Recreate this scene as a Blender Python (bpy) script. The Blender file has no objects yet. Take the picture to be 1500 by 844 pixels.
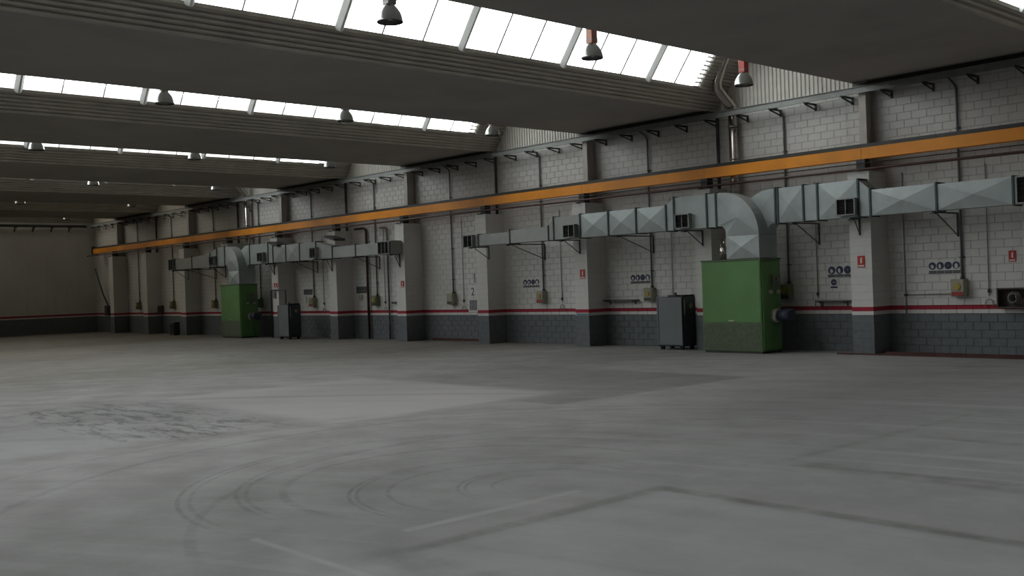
import bpy, bmesh, math, random
from mathutils import Vector, Matrix
random.seed(7)
scene = bpy.context.scene
C = scene.collection

# ------------------------------------------------------------------ camera
CAM = Vector((13.291, -25.479, 2.099))
YAW, PITCH, ROLL, FPX = math.radians(42.354), math.radians(-0.16), math.radians(-1.999), 1511.146
FWD = Vector((-math.cos(YAW)*math.cos(PITCH), math.sin(YAW)*math.cos(PITCH), math.sin(PITCH)))
RIGHT = FWD.cross(Vector((0, 0, 1))).normalized()
UP = RIGHT.cross(FWD)
R2 = RIGHT*math.cos(ROLL) + UP*math.sin(ROLL)
U2 = -RIGHT*math.sin(ROLL) + UP*math.cos(ROLL)
cam_data = bpy.data.cameras.new('camera')
cam_data.sensor_width = 36.0
cam_data.lens = FPX/1500*36.0
cam_data.clip_end = 300
cam = bpy.data.objects.new('camera', cam_data)
C.objects.link(cam)
cam.matrix_world = Matrix(((R2.x, U2.x, -FWD.x, CAM.x), (R2.y, U2.y, -FWD.y, CAM.y), (R2.z, U2.z, -FWD.z, CAM.z), (0, 0, 0, 1)))
scene.camera = cam

def project(p):
    d = Vector(p) - CAM
    z = d.dot(FWD)
    if z < 0.5: return None
    return 750 + FPX*d.dot(R2)/z, 422 - FPX*d.dot(U2)/z

# ------------------------------------------------------------------ sky (overcast) and exposure
world = bpy.data.worlds.new('overcast_sky')
scene.world = world
world.use_nodes = True
bg = world.node_tree.nodes['Background']
bg.inputs['Color'].default_value = (0.985, 0.985, 0.985, 1)
bg.inputs['Strength'].default_value = 7.4
scene.view_settings.view_transform = 'Standard'
scene.view_settings.look = 'None'
scene.view_settings.gamma = 1.0
scene.view_settings.use_curve_mapping = False
scene.view_settings.exposure = 0.0
scene.cycles.diffuse_bounces = 6
scene.cycles.max_bounces = 12

# ------------------------------------------------------------------ dimensions of the hall
XF, XB = -55.25, 17.5            # far end wall, wall behind the camera
YL = -36.0                       # wall on the camera's side
ZT = 7.08                        # top of the block wall, underside of the roof troughs
PD, PW, PZ = 0.88, 0.60, 4.72    # pilaster depth, width, height
PILX = [-5*k for k in range(-3, 11)]          # right edge of each pilaster
OPEN = list(range(-1, 6))                     # skylight bays, bay k lies between x=-5.35-10k and x=-0.6-10k
TILT = 0.76
def gx(z): return -5.35 + TILT*(z-7.07)       # tilted glazing plane
ZG0, ZG1, ZR = 7.58, 9.25, 9.45
ZLOW = 7.32                      # lower sill of the strip just above the camera's right

# portals: sampling hints at the skylights, they give off nothing themselves
for k in OPEN:
    ld = bpy.data.lights.new('skylight_portal', 'AREA')
    ld.shape = 'RECTANGLE'
    ld.size = 33.4
    ld.size_y = math.hypot(ZG1-ZG0, gx(ZG1)-gx(ZG0))
    ld.cycles.is_portal = True
    lo = bpy.data.objects.new('skylight_portal', ld)
    C.objects.link(lo)
    zc = (ZG0+ZG1)/2
    n = Vector((1, 0, -TILT)).normalized()     # into the hall
    ax = Vector((0, 1, 0)); ay = (-n).cross(ax)
    c = Vector((gx(zc)-10*k, -17.98, zc)) - n*0.03
    lo.matrix_world = Matrix(((ax.x, ay.x, -n.x, c.x), (ax.y, ay.y, -n.y, c.y), (ax.z, ay.z, -n.z, c.z), (0, 0, 0, 1)))

# ------------------------------------------------------------------ materials
class NT:
    """small helper around a node tree: values are sockets or numbers"""
    def __init__(s, name):
        s.m = bpy.data.materials.new(name); s.m.use_nodes = True
        s.t = s.m.node_tree; s.n = s.t.nodes; s.l = s.t.links
        s.b = s.n['Principled BSDF']
        s._pos = None
    def put(s, sock, v):
        if hasattr(v, 'is_linked') or isinstance(v, bpy.types.NodeSocket): s.l.new(v, sock)
        else: sock.default_value = v
    def pos(s):
        if s._pos is None:
            g = s.n.new('ShaderNodeNewGeometry'); x = s.n.new('ShaderNodeSeparateXYZ')
            s.l.new(g.outputs['Position'], x.inputs[0]); s._pos = (g.outputs['Position'], x.outputs[0], x.outputs[1], x.outputs[2])
        return s._pos
    def math(s, op, a, b=0.0, c=0.0, clamp=False):
        q = s.n.new('ShaderNodeMath'); q.operation = op; q.use_clamp = clamp
        s.put(q.inputs[0], a); s.put(q.inputs[1], b); s.put(q.inputs[2], c); return q.outputs[0]
    def step(s, v, a, b):                      # smooth 0..1 from a to b
        q = s.n.new('ShaderNodeMapRange'); q.interpolation_type = 'SMOOTHSTEP'
        s.put(q.inputs['Value'], v); s.put(q.inputs['From Min'], a); s.put(q.inputs['From Max'], b)
        return q.outputs['Result']
    def rng(s, v, a, b, c, d):
        q = s.n.new('ShaderNodeMapRange'); s.put(q.inputs['Value'], v)
        for i, w in zip((1, 2, 3, 4), (a, b, c, d)): q.inputs[i].default_value = w
        return q.outputs['Result']
    def band(s, v, a, b, soft=0.02):
        return s.math('MULTIPLY', s.step(v, a-soft, a+soft), s.math('SUBTRACT', 1.0, s.step(v, b-soft, b+soft)))
    def rect(s, x0, x1, y0, y1, soft=0.1):
        _, x, y, z = s.pos()
        return s.math('MULTIPLY', s.band(x, x0, x1, soft), s.band(y, y0, y1, soft))
    def dist(s, cx, cy):
        _, x, y, z = s.pos()
        dx = s.math('SUBTRACT', x, cx); dy = s.math('SUBTRACT', y, cy)
        return s.math('SQRT', s.math('ADD', s.math('MULTIPLY', dx, dx), s.math('MULTIPLY', dy, dy)))
    def noise(s, scale=1.0, detail=4.0, rough=0.55, vec=None, stretch=None, out='Fac', dist=0.0):
        q = s.n.new('ShaderNodeTexNoise'); q.inputs['Scale'].default_value = scale
        q.inputs['Detail'].default_value = detail; q.inputs['Roughness'].default_value = rough
        q.inputs['Distortion'].default_value = dist
        v = vec if vec is not None else s.pos()[0]
        if stretch:
            mp = s.n.new('ShaderNodeMapping'); mp.inputs['Scale'].default_value = stretch
            s.l.new(v, mp.inputs['Vector']); v = mp.outputs[0]
        s.l.new(v, q.inputs['Vector'])
        return q.outputs[out]
    def mix(s, f, a, b, mode='MIX'):
        q = s.n.new('ShaderNodeMix'); q.data_type = 'RGBA'; q.blend_type = mode
        s.put(q.inputs['Factor'], f)
        for i, v in ((6, a), (7, b)):
            if isinstance(v, (tuple, list)): v = tuple(v) + ((1,) if len(v) == 3 else ())
            s.put(q.inputs[i], v)
        return q.outputs[2]
    def bump(s, h, strength=0.2, d=0.01):
        q = s.n.new('ShaderNodeBump'); q.inputs['Strength'].default_value = strength; q.inputs['Distance'].default_value = d
        s.put(q.inputs['Height'], h); s.l.new(q.outputs[0], s.b.inputs['Normal'])
    def col(s, v):
        if isinstance(v, tuple): v = v + ((1,) if len(v) == 3 else ())
        s.put(s.b.inputs['Base Color'], v)

def simple(name, col, rough=0.6, metal=0.0, spec=0.4, var=0.18, scale=3.0, detail=4.0):
    t = NT(name)
    n = t.noise(scale, detail)
    dark = tuple(c*(1-var) for c in col); light = tuple(min(1, c*(1+var)) for c in col)
    t.col(t.mix(t.rng(n, .3, .7, 0, 1), dark, light))
    t.b.inputs['Roughness'].default_value = rough
    t.b.inputs['Metallic'].default_value = metal
    t.b.inputs['Specular IOR Level'].default_value = spec
    return t.m

M = {}
def wall_paint():
    t = NT('painted_blockwork')
    p, x, y, z = t.pos()
    n = t.noise(0.35, 4); n2 = t.noise(6, 5)
    white = t.mix(t.rng(n, .35, .65, 0, 1), (.60, .59, .565), (.68, .67, .645))
    white = t.mix(t.math('MULTIPLY', t.rng(n2, .55, .8, 0, 1), .35), white, (.47, .45, .42))
    grey = t.mix(t.rng(n2, .3, .7, 0, 1), (.125, .14, .148), (.165, .18, .188))
    red = t.mix(t.rng(n2, .3, .8, 0, 1), (.38, .028, .048), (.29, .032, .05))
    # streaks of dirt running down the white paint
    st = t.noise(1.0, 5, .6, stretch=(2.6, 2.6, .12))
    white = t.mix(t.math('MULTIPLY', t.rng(st, .55, .75, 0, 1), .25), white, (.36, .34, .31))
    c = t.mix(t.step(z, 1.006, 1.018), grey, white)
    c = t.mix(t.band(z, 1.108, 1.222, .006), c, red)
    t.col(c)
    t.b.inputs['Roughness'].default_value = .75
    t.b.inputs['Specular IOR Level'].default_value = .25
    t.bump(t.noise(60, 4), .25, .004)
    return t.m
M['wall'] = wall_paint()
def mortar():
    t = NT('painted_mortar')
    p, x, y, z = t.pos()
    c = t.mix(t.step(z, 1.006, 1.018), (.11, .123, .13), (.45, .44, .42))
    c = t.mix(t.band(z, 1.108, 1.222, .006), c, (.2, .02, .03))
    t.col(c); t.b.inputs['Roughness'].default_value = .9
    return t.m
M['mortar'] = mortar()

def floor_mat():
    t = NT('worn_concrete_floor')
    p, x, y, z = t.pos()
    big = t.noise(.16, 5, .6); mid = t.noise(1.1, 6, .6); fine = t.noise(9, 5, .6)
    col = t.mix(t.rng(big, .32, .68, 0, 1), (.22, .213, .21), (.295, .285, .28))
    col = t.mix(t.math('MULTIPLY', t.rng(mid, .45, .8, 0, 1), .45), col, (.165, .157, .15))
    col = t.mix(t.math('MULTIPLY', t.rng(fine, .5, .85, 0, 1), .3), col, (.155, .15, .147))
    def add(mask, amount, c):
        nonlocal col
        col = t.mix(t.math('MULTIPLY', mask, amount), col, c)
    add(t.step(x, .5, 8.0), .72, (.132, .133, .137))          # bluish-grey concrete, colour darkened near the camera to offset strong skylight there
    wob = t.rng(mid, .25, .75, .35, 1.0)
    # sandy dusty concrete towards the far end, also painted darker for dim light
    add(t.math('MULTIPLY', t.math('SUBTRACT', 1.0, t.step(x, -16, -7)), t.rng(big, .2, .7, .5, 1)), .92, (.135, .122, .095))
    tan = t.math('MULTIPLY', t.rect(-34, -13.5, -24, -9.5, .6), wob)
    add(tan, .5, (.225, .20, .157))
    # oil-dark rectangle left by a machine, and the bleached one beside it
    add(t.math('MULTIPLY', t.rect(-12.5, .6, -12.9, -7.3, .12), t.step(t.math('ADD', x, t.math('MULTIPLY', y, .55)), -13.5, -4.0)), .75, (.125, .117, .108))
    add(t.math('MULTIPLY', t.rect(-18, -9, -13, -7.3, .25), wob), .28, (.19, .175, .145))
    add(t.math('MULTIPLY', t.rect(-7.4, -.7, -16.6, -11.5, .35), wob), .75, (.47, .445, .44))
    add(t.math('MULTIPLY', t.rect(-13, -7.6, -20, -14.2, .5), wob), .45, (.20, .185, .16))
    add(t.math('MULTIPLY', t.rect(-4.6, -1.6, -23, -18.9, .25), wob), .5, (.40, .39, .42))
    # black scuffed oil stain
    sp = t.rng(t.noise(1.7, 9, .78, stretch=(.6, 1.8, 1)), .49, .57, 0, 1)
    add(t.math('MULTIPLY', t.rect(-7.6, -1.2, -19.6, -17.0, .6), sp), .9, (.055, .055, .055))
    add(t.math('MULTIPLY', t.band(x, -1.25, -1.0, .2), t.band(y, -24, -15.5, .5)), .4, (.2, .185, .175))
    add(t.math('MULTIPLY', t.band(x, -.85, -.55, .15), t.band(y, -15, -8.5, .5)), .35, (.21, .2, .185))
    # edges of former machine bases in front of the camera
    n1 = t.rng(t.noise(2.2, 5), .3, .65, .25, 1)
    def line(mask, amount, c): add(t.math('MULTIPLY', mask, n1), amount, c)
    line(t.rect(6.6, 11.5, -17.5, -17.32, .05), .95, (.06, .056, .052))
    line(t.rect(6.6, 14, -17.32, -16.9, .2), .35, (.19, .18, .17))
    line(t.rect(6.48, 6.66, -20.6, -17.3, .05), .8, (.07, .066, .062))
    line(t.rect(6.1, 6.6, -20.4, -18.2, .15), .4, (.2, .19, .18))
    line(t.rect(6.9, 14, -15.6, -15.25, .12), .8, (.07, .066, .062))
    line(t.rect(7.0, 14, -13.0, -12.8, .08), .55, (.09, .085, .08))
    line(t.rect(6.62, 6.76, -15.3, -10.5, .06), .4, (.09, .085, .08))
    add(t.rect(6.72, 16, -22, -17.55, .15), .2, (.33, .34, .35))
    line(t.rect(5.95, 6.06, -20.2, -18.0, .025), .3, (.42, .41, .40))
    line(t.rect(5.2, 7.2, -21.25, -21.18, .025), .25, (.5, .5, .49))
    line(t.rect(6.4, 8.8, -20.95, -20.55, .15), .6, (.08, .078, .076))
    # tyre marks of turning fork lifts
    tread = t.rng(t.noise(5, 4, .6), .35, .6, .3, 1)
    def ring(cx, cy, r, w, amount, x1=None):
        d = t.dist(cx, cy)
        m = t.band(d, r-w/2, r+w/2, w*.22)
        m = t.math('MULTIPLY', m, tread)
        if x1 is not None: m = t.math('MULTIPLY', m, t.math('SUBTRACT', 1.0, t.step(x, x1-1.0, x1)))
        add(m, amount*.62, (.07, .068, .066))
    for cx, cy, r, w, a, x1 in ((4.6, -18, 3.3, .05, .75, 5), (4.6, -18, 3.18, .05, .6, 5), (4.6, -18, 2.72, .05, .65, 5), (4.6, -18, 2.62, .05, .5, 5),
                                (4.7, -18.1, 2.2, .09, .55, 5.5), (5.3, -18.2, 1.76, .04, .8, 6), (5.3, -18.2, 1.68, .04, .7, 6), (5.3, -18.2, 1.36, .05, .65, 6),
                                (5.5, -18.0, .92, .035, .8, 5.8), (5.5, -18.0, .84, .035, .7, 5.8), (5.5, -18.0, .56, .04, .7, 5.8),
                                (6, -17.5, 6.2, .12, .5, 5), (6.5, -18, 7.4, .12, .4, 5), (7, -17, 5.1, .1, .45, 6)):
        ring(cx, cy, r, w, a, x1)
    # long faint sweeps where trolleys swung round
    d = t.dist(11.0, -34.0)
    cv = t.n.new('ShaderNodeCombineXYZ'); t.l.new(t.math('MULTIPLY', d, 2.2), cv.inputs[0]); t.l.new(t.math('MULTIPLY', x, .05), cv.inputs[1])
    sw = t.noise(1.0, 5, .6, vec=cv.outputs[0])
    add(t.rng(sw, .52, .72, 0, 1), .5, (.165, .155, .15))
    add(t.rng(sw, .46, .30, 0, 1), .3, (.36, .35, .345))
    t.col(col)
    t.b.inputs['Specular IOR Level'].default_value = .35
    t.put(t.b.inputs['Roughness'], t.rng(mid, .3, .7, .52, .75))
    t.bump(t.math('ADD', fine, mid), .15, .01)
    return t.m
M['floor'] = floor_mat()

M['bare'] = simple('bare_grey_concrete_wall', (.10, .097, .09), .85, var=.15, scale=.6)
M['soffit'] = simple('grey_precast_soffit', (.36, .345, .32), .85, var=.1, scale=.5)
M['sheet'] = simple('grey_fibre_cement_sheet', (.48, .46, .41), .8, var=.12, scale=1.5)
M['roof'] = simple('roof_sheet', (.30, .29, .27), .8, var=.1)
M['gable'] = simple('pale_ribbed_cladding', (.66, .64, .59), .55, var=.06)
M['alu'] = simple('aluminium_glazing_bar', (.52, .53, .52), .45, .4, var=.05)
M['white_bar'] = simple('white_glazing_bar', (.78, .79, .78), .5, var=.04)
M['sill'] = simple('dusty_tan_sill', (.30, .275, .235), .7, var=.15)
M['galv'] = simple('galvanised_tray', (.20, .21, .20), .5, .35, var=.12, scale=5)
M['bracket'] = simple('dark_steel', (.06, .064, .066), .55, .2, var=.2)
M['column'] = simple('grey_brown_steel', (.50, .47, .43), .65, 0, var=.12)
M['duct'] = simple('galvanised_duct_sheet', (.36, .40, .395), .5, .35, var=.12, scale=2.2)
M['duct_dull'] = simple('dull_duct_sheet', (.33, .345, .33), .6, .2, var=.1, scale=2.0)
M['flange'] = simple('dark_duct_flange', (.06, .085, .088), .55, .3)
M['black'] = simple('black_register_opening', (.012, .012, .012), .8, var=.1)
M['louver'] = simple('grey_register_frame', (.27, .275, .265), .5, .3)
M['orange'] = simple('orange_painted_steel', (.80, .29, .02), .5, .0, var=.26, scale=.5)
M['rail'] = simple('dark_rail_steel', (.05, .053, .05), .5, .5)
M['redpipe'] = simple('dark_red_pipe', (.055, .02, .018), .5, var=.2)
M['rust'] = simple('rusty_red_steel', (.07, .028, .023), .75, var=.3)
M['conduit'] = simple('grey_conduit', (.13, .135, .135), .5, .2)
M['thin'] = simple('pale_grey_pipe', (.26, .26, .25), .5, .2)
M['green'] = simple('green_painted_sheet', (.115, .25, .085), .5, var=.1, scale=1.2)
M['green_dk'] = simple('dusty_green_mesh_panel', (.125, .15, .10), .8, var=.18, scale=14)
M['steel'] = simple('stainless_flue', (.50, .46, .42), .2, .95, var=.08)
M['cab'] = simple('grey_cabinet_paint', (.16, .18, .185), .5, var=.08, scale=1.5)
M['cab_dk'] = simple('charcoal_cabinet_paint', (.035, .04, .045), .5, var=.15)
M['chrome'] = simple('polished_reflector', (.30, .31, .30), .27, .75, var=.06)
M['lamp_red'] = simple('red_lamp_housing', (.40, .045, .03), .45, var=.1)
M['lamp_cop'] = simple('copper_lamp_housing', (.33, .15, .10), .45, .2, var=.1)
M['lamp_gry'] = simple('grey_lamp_housing', (.20, .20, .20), .45, .2, var=.1)
M['beige'] = simple('beige_switch_box', (.33, .315, .25), .5, var=.1, scale=8)
M['olive'] = simple('olive_switch_box', (.17, .19, .10), .5, var=.1, scale=8)
M['yellow'] = simple('yellow_plate', (.38, .29, .06), .5, var=.1)
M['redpl'] = simple('red_plastic', (.33, .04, .03), .5, var=.1)
M['signw'] = simple('white_sign', (.66, .66, .64), .5, var=.03)
M['signb'] = simple('navy_sign_print', (.035, .04, .085), .6, var=.1)
M['signk'] = simple('dark_sign_print', (.06, .065, .07), .6, var=.1)
M['signr'] = simple('red_sign', (.42, .03, .025), .5, var=.06)
M['signg'] = simple('grey_sign', (.19, .19, .21), .5, var=.3, scale=14)
M['teal'] = simple('teal_tape', (.13, .23, .26), .6, var=.08)
M['blue'] = simple('blue_grey_motor', (.045, .055, .085), .45, .2, var=.1)
M['cream'] = simple('cream_enamel', (.45, .43, .36), .4, var=.08)
M['brown'] = simple('brown_hose_box', (.085, .065, .052), .6, var=.2)
M['hose'] = simple('grey_canvas_hose', (.15, .145, .13), .8, var=.2, scale=20)

def glass_mat(name, tr_col, tl_col):
    m = bpy.data.materials.new(name); m.use_nodes = True
    t = m.node_tree; n = t.nodes; l = t.links
    n.remove(n['Principled BSDF'])
    tr = n.new('ShaderNodeBsdfTransparent'); tr.inputs[0].default_value = tr_col
    tl = n.new('ShaderNodeBsdfTranslucent'); tl.inputs[0].default_value = tl_col
    mx = n.new('ShaderNodeMixShader'); mx.inputs[0].default_value = .07
    l.new(tr.outputs[0], mx.inputs[1]); l.new(tl.outputs[0], mx.inputs[2])
    l.new(mx.outputs[0], n['Material Output'].inputs[0])
    return m
M['glass'] = glass_mat('translucent_roof_glazing', (.90, .92, .92, 1), (.82, .84, .84, 1))
M['glass_dim'] = glass_mat('dimmed_roof_glazing', (.64, .62, .57, 1), (.56, .53, .47, 1))  # lower transmission made up for the last two strips, darkens the far end

# ------------------------------------------------------------------ mesh helpers
class MB:
    def __init__(s): s.v = []; s.f = []; s.sm = []
    def poly(s, pts, smooth=False):
        i = len(s.v); s.v += [tuple(p) for p in pts]; s.f.append(tuple(range(i, i+len(pts)))); s.sm.append(smooth); return s
    def box(s, x0, x1, y0, y1, z0, z1):
        i = len(s.v)
        s.v += [(x0, y0, z0), (x1, y0, z0), (x1, y1, z0), (x0, y1, z0), (x0, y0, z1), (x1, y0, z1), (x1, y1, z1), (x0, y1, z1)]
        for q in ((0, 3, 2, 1), (4, 5, 6, 7), (0, 1, 5, 4), (1, 2, 6, 5), (2, 3, 7, 6), (3, 0, 4, 7)):
            s.f.append(tuple(i+a for a in q)); s.sm.append(False)
        return s
    def bbox(s, x0, x1, y0, y1, z0, z1, b=.01):
        """box with chamfered edges"""
        bm = bmesh.new(); bmesh.ops.create_cube(bm, size=1)
        for v in bm.verts: v.co = Vector((x0+(v.co.x+.5)*(x1-x0), y0+(v.co.y+.5)*(y1-y0), z0+(v.co.z+.5)*(z1-z0)))
        bmesh.ops.bevel(bm, geom=list(bm.edges), offset=b, segments=2, affect='EDGES', profile=.5)
        return s.frombm(bm)
    def frombm(s, bm, smooth=False):
        i = len(s.v); bm.verts.index_update()
        s.v += [tuple(v.co) for v in bm.verts]
        for f in bm.faces: s.f.append(tuple(i+v.index for v in f.verts)); s.sm.append(smooth)
        bm.free(); return s
    def tube(s, path, r, n=10, cap=True):
        P = [Vector(p) for p in path]; rs = r if isinstance(r, (list, tuple)) else [r]*len(P)
        i = len(s.v); prev = None
        for k, p in enumerate(P):
            d = (P[min(k+1, len(P)-1)] - P[max(k-1, 0)]).normalized()
            if prev is None: a = d.orthogonal().normalized()
            else: a = (prev - d*prev.dot(d)).normalized()
            prev = a; b = d.cross(a)
            for j in range(n):
                t = 2*math.pi*j/n; s.v.append(tuple(p + (a*math.cos(t) + b*math.sin(t))*rs[k]))
        for k in range(len(P)-1):
            for j in range(n):
                s.f.append((i+k*n+j, i+k*n+(j+1) % n, i+(k+1)*n+(j+1) % n, i+(k+1)*n+j)); s.sm.append(True)
        if cap:
            s.f.append(tuple(i+j for j in reversed(range(n)))); s.sm.append(False)
            s.f.append(tuple(i+(len(P)-1)*n+j for j in range(n))); s.sm.append(False)
        return s
    def lathe(s, prof, c, n=20):
        """prof: (radius, z) pairs around the vertical axis through c"""
        i = len(s.v)
        for r, z in prof:
            for j in range(n):
                t = 2*math.pi*j/n; s.v.append((c[0]+r*math.cos(t), c[1]+r*math.sin(t), c[2]+z))
        for k in range(len(prof)-1):
            for j in range(n):
                s.f.append((i+k*n+j, i+k*n+(j+1) % n, i+(k+1)*n+(j+1) % n, i+(k+1)*n+j)); s.sm.append(True)
        return s
    def extrude_y(s, prof, y0, y1, caps=True):
        """prof: closed outline of (x, z)"""
        i = len(s.v); n = len(prof)
        s.v += [(x, y0, z) for x, z in prof] + [(x, y1, z) for x, z in prof]
        for j in range(n): s.f.append((i+j, i+(j+1) % n, i+n+(j+1) % n, i+n+j)); s.sm.append(False)
        if caps:
            s.f.append(tuple(i+j for j in range(n))); s.sm.append(False)
            s.f.append(tuple(i+n+j for j in reversed(range(n)))); s.sm.append(False)
        return s
    def sheet_y(s, prof, y0, y1):
        """open line of (x, z) swept along y"""
        i = len(s.v); n = len(prof)
        s.v += [(x, y0, z) for x, z in prof] + [(x, y1, z) for x, z in prof]
        for j in range(n-1): s.f.append((i+j, i+j+1, i+n+j+1, i+n+j)); s.sm.append(False)
        return s
    def mesh(s, name, mat, org=(0, 0, 0)):
        me = bpy.data.meshes.new(name)
        me.from_pydata([(x-org[0], y-org[1], z-org[2]) for x, y, z in s.v], [], s.f)
        me.materials.append(M[mat] if isinstance(mat, str) else mat)
        me.polygons.foreach_set('use_smooth', s.sm); me.update()
        bm = bmesh.new(); bm.from_mesh(me); bmesh.ops.recalc_face_normals(bm, faces=bm.faces); bm.to_mesh(me); bm.free()
        return me
    def part(s, name, mat, parent):
        """child mesh; vertices are given in hall coordinates"""
        org = parent.get('_org', (0, 0, 0)); o = bpy.data.objects.new(name, s.mesh(name, mat, org))
        C.objects.link(o); o.parent = parent; o['_org'] = tuple(org); return o
    def thing(s, name, mat, label, cat, org, group=None):
        o = bpy.data.objects.new(name, s.mesh(name, mat, org)); C.objects.link(o); o.location = org
        o['_org'] = tuple(org); o['label'] = label; o['category'] = cat
        if group: o['group'] = group
        return o
    def struct(s, name, mat, org=(0, 0, 0)):
        o = bpy.data.objects.new(name, s.mesh(name, mat, org)); C.objects.link(o); o.location = org
        o['_org'] = tuple(org); o['kind'] = 'structure'; return o

def thing(name, label, cat, org, group=None):
    o = bpy.data.objects.new(name, None); C.objects.link(o); o.location = org; o.empty_display_size = .2
    o['_org'] = tuple(org); o['label'] = label; o['category'] = cat
    if group: o['group'] = group
    return o
def lab(o, text): o['label'] = text; return o
def arc(cx, cz, r, a0, a1, n=8):
    return [(cx+r*math.cos(math.radians(a0+(a1-a0)*i/n)), cz+r*math.sin(math.radians(a0+(a1-a0)*i/n))) for i in range(n+1)]
ORD = ['first', 'second', 'third', 'fourth', 'fifth', 'sixth', 'seventh', 'eighth', 'ninth', 'tenth', 'eleventh', 'twelfth', 'thirteenth']

# ------------------------------------------------------------------ floor and outer walls
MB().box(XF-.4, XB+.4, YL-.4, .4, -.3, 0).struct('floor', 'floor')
MB().box(XF-.35, XF, YL-.35, .35, 0, 7.12).struct('wall_far', 'wall')
MB().box(XB, XB+.35, YL-.35, .35, 0, 7.12).struct('wall_back', 'bare')
MB().box(XF, XB, YL-.35, YL, 0, 7.12).struct('wall_left', 'bare')

# ------------------------------------------------------------------ block wall with pilasters
wall = MB().box(XF, XB, .010, .35, 0, ZT).struct('wall_right', 'mortar')
BL, BH, J = .40, .20, .008
def block_prof(mb, x0, x1, z0, z1, y=0.0, d=.012, b=.005):
    i = len(mb.v)
    mb.v += [(x0, y+d, z0), (x1, y+d, z0), (x1, y+d, z1), (x0, y+d, z1), (x0+b, y, z0+b), (x1-b, y, z0+b), (x1-b, y, z1-b), (x0+b, y, z1-b)]
    for q in ((4, 5, 6, 7), (0, 1, 5, 4), (1, 2, 6, 5), (2, 3, 7, 6), (3, 0, 4, 7)):
        mb.f.append(tuple(i+a for a in q)); mb.sm.append(False)
cells = []
nrow = int(ZT/BH)
for r in range(nrow):
    z0 = r*BH + J/2; z1 = (r+1)*BH - J/2
    x = XF - (BL/2 if r % 2 else 0)
    while x < XB:
        a, b = max(x, XF) + J/2, min(x+BL, XB) - J/2
        if b-a > .05: cells.append((a, b, z0, z1))
        x += BL
def seen(c):
    p = project(((c[0]+c[1])/2, 0, (c[2]+c[3])/2))
    return p is not None and 5 < p[0] < 1495 and 5 < p[1] < 839
def behind_pil(c):
    for px in PILX:
        if c[2] < PZ and px-PW-.1 < (c[0]+c[1])/2 < px+.02: return True
    return False
full = [c for c in cells if seen(c) and not behind_pil(c) and abs(c[1]-c[0]-(BL-J)) < 1e-4]
full.sort(key=lambda c: (Vector(((c[0]+c[1])/2, 0, (c[2]+c[3])/2))-CAM).length)
near = set(full[:298])
bm0 = MB(); block_prof(bm0, -(BL-J)/2, (BL-J)/2, -(BH-J)/2, (BH-J)/2)
block_me = bm0.mesh('block', 'wall')
rest = MB()
for c in cells:
    if c in near:
        o = bpy.data.objects.new('block', block_me); C.objects.link(o); o.parent = wall
        o.location = ((c[0]+c[1])/2, random.uniform(-.0015, .0015), (c[2]+c[3])/2)
    else: block_prof(rest, *c, y=random.uniform(-.0015, .0015))
o = rest.part('block_courses', 'wall', wall); o['kind'] = 'stuff'

def pilaster(px, parent):
    mb = MB(); x0, x1 = px-PW, px
    n = int(round(PZ/BH-.1))
    zt = PZ
    for r in range(n+1):
        z0, z1 = r*BH, min((r+1)*BH, zt)
        if z1-z0 < .05: continue
        g = .004; b = .005
        # each course slightly inset at its joints; half-bond split on the face
        i = len(mb.v)
        ring = lambda dz, e: [(x0+e, -PD+e, dz), (x1-e, -PD+e, dz), (x1-e, 0.008, dz), (x0+e, 0.008, dz)]
        for dz, e in ((z0, b), (z0+g, b), (z0+g+b, 0), (z1-g-b, 0), (z1-g, b), (z1, b)): mb.v += ring(dz, e)
        for k in range(5):
            for j in range(3):
                j0 = [3, 0, 1][j]; j1 = [0, 1, 2][j]
                mb.f.append((i+k*4+j0, i+k*4+j1, i+(k+1)*4+j1, i+(k+1)*4+j0)); mb.sm.append(False)
    mb.poly([(x0, -PD, zt), (x1, -PD, zt), (x1, .008, zt), (x0, .008, zt)])
    return mb.part('pilaster', 'wall', parent)
for px in PILX: pilaster(px, wall)
# upper steel columns: H sections over the trough edges, slim posts over the skylight edges
for i, px in enumerate(PILX):
    if px % 10 == 0:
        x0, x1 = px-.47, px-.27
        mb = MB().box(x0, x1, -.42, -.40, PZ, ZT).box(x0, x1, -.02, 0.0, PZ, ZT).box((x0+x1)/2-.01, (x0+x1)/2+.01, -.40, -.02, PZ, ZT)
        mb.box(x0-.08, x1+.08, -.5, 0, PZ, PZ+.03).box(x0-.06, x1+.06, -.48, 0, ZT-.03, ZT)
        mb.part('steel_column', 'column', wall)
    else:
        mb = MB().tube([(px-.2, -.12, PZ), (px-.2, -.12, 6.1)], .05, 10).tube([(px-.2, -.12, 6.25), (px-.2, -.12, ZT-.1)], .05, 10)
        mb.tube([(px-.2, -.12, 6.06), (px-.2, -.12, 6.29)], .05, 10)
        mb.part('downpipe', 'bracket', wall)
# ribbed gable cladding above the wall at each skylight
def gable(k, y, sgn, parent):
    ox = -10*k; mb = MB(); p = .13
    a, b = gx(7.0), -.45
    def top(x):
        if x < gx(ZR): return 7.07 + (x-gx(7.07))/TILT + .0
        return ZR + (x-gx(ZR))*(7.06-ZR)/(-.45-gx(ZR))
    xs = []; x = a
    while x < b:
        for dx, h in ((0, 0), (.045, 0), (.06, .034), (.115, .034)):
            if x+dx < b: xs.append((x+dx, h))
        x += p
    xs.append((b, 0))
    i = len(mb.v)
    for x, h in xs: mb.v += [(x+ox, y-sgn*h, 6.98), (x+ox, y-sgn*h, max(top(x), 7.0))]
    for j in range(len(xs)-1): mb.f.append((i+2*j, i+2*j+2, i+2*j+3, i+2*j+1)); mb.sm.append(False)
    mb.part('gable_cladding', 'gable', parent)
wl = bpy.data.objects['wall_left']
for k in OPEN:
    gable(k, .03, 1, wall); gable(k, YL-.03, -1, wl)

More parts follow.
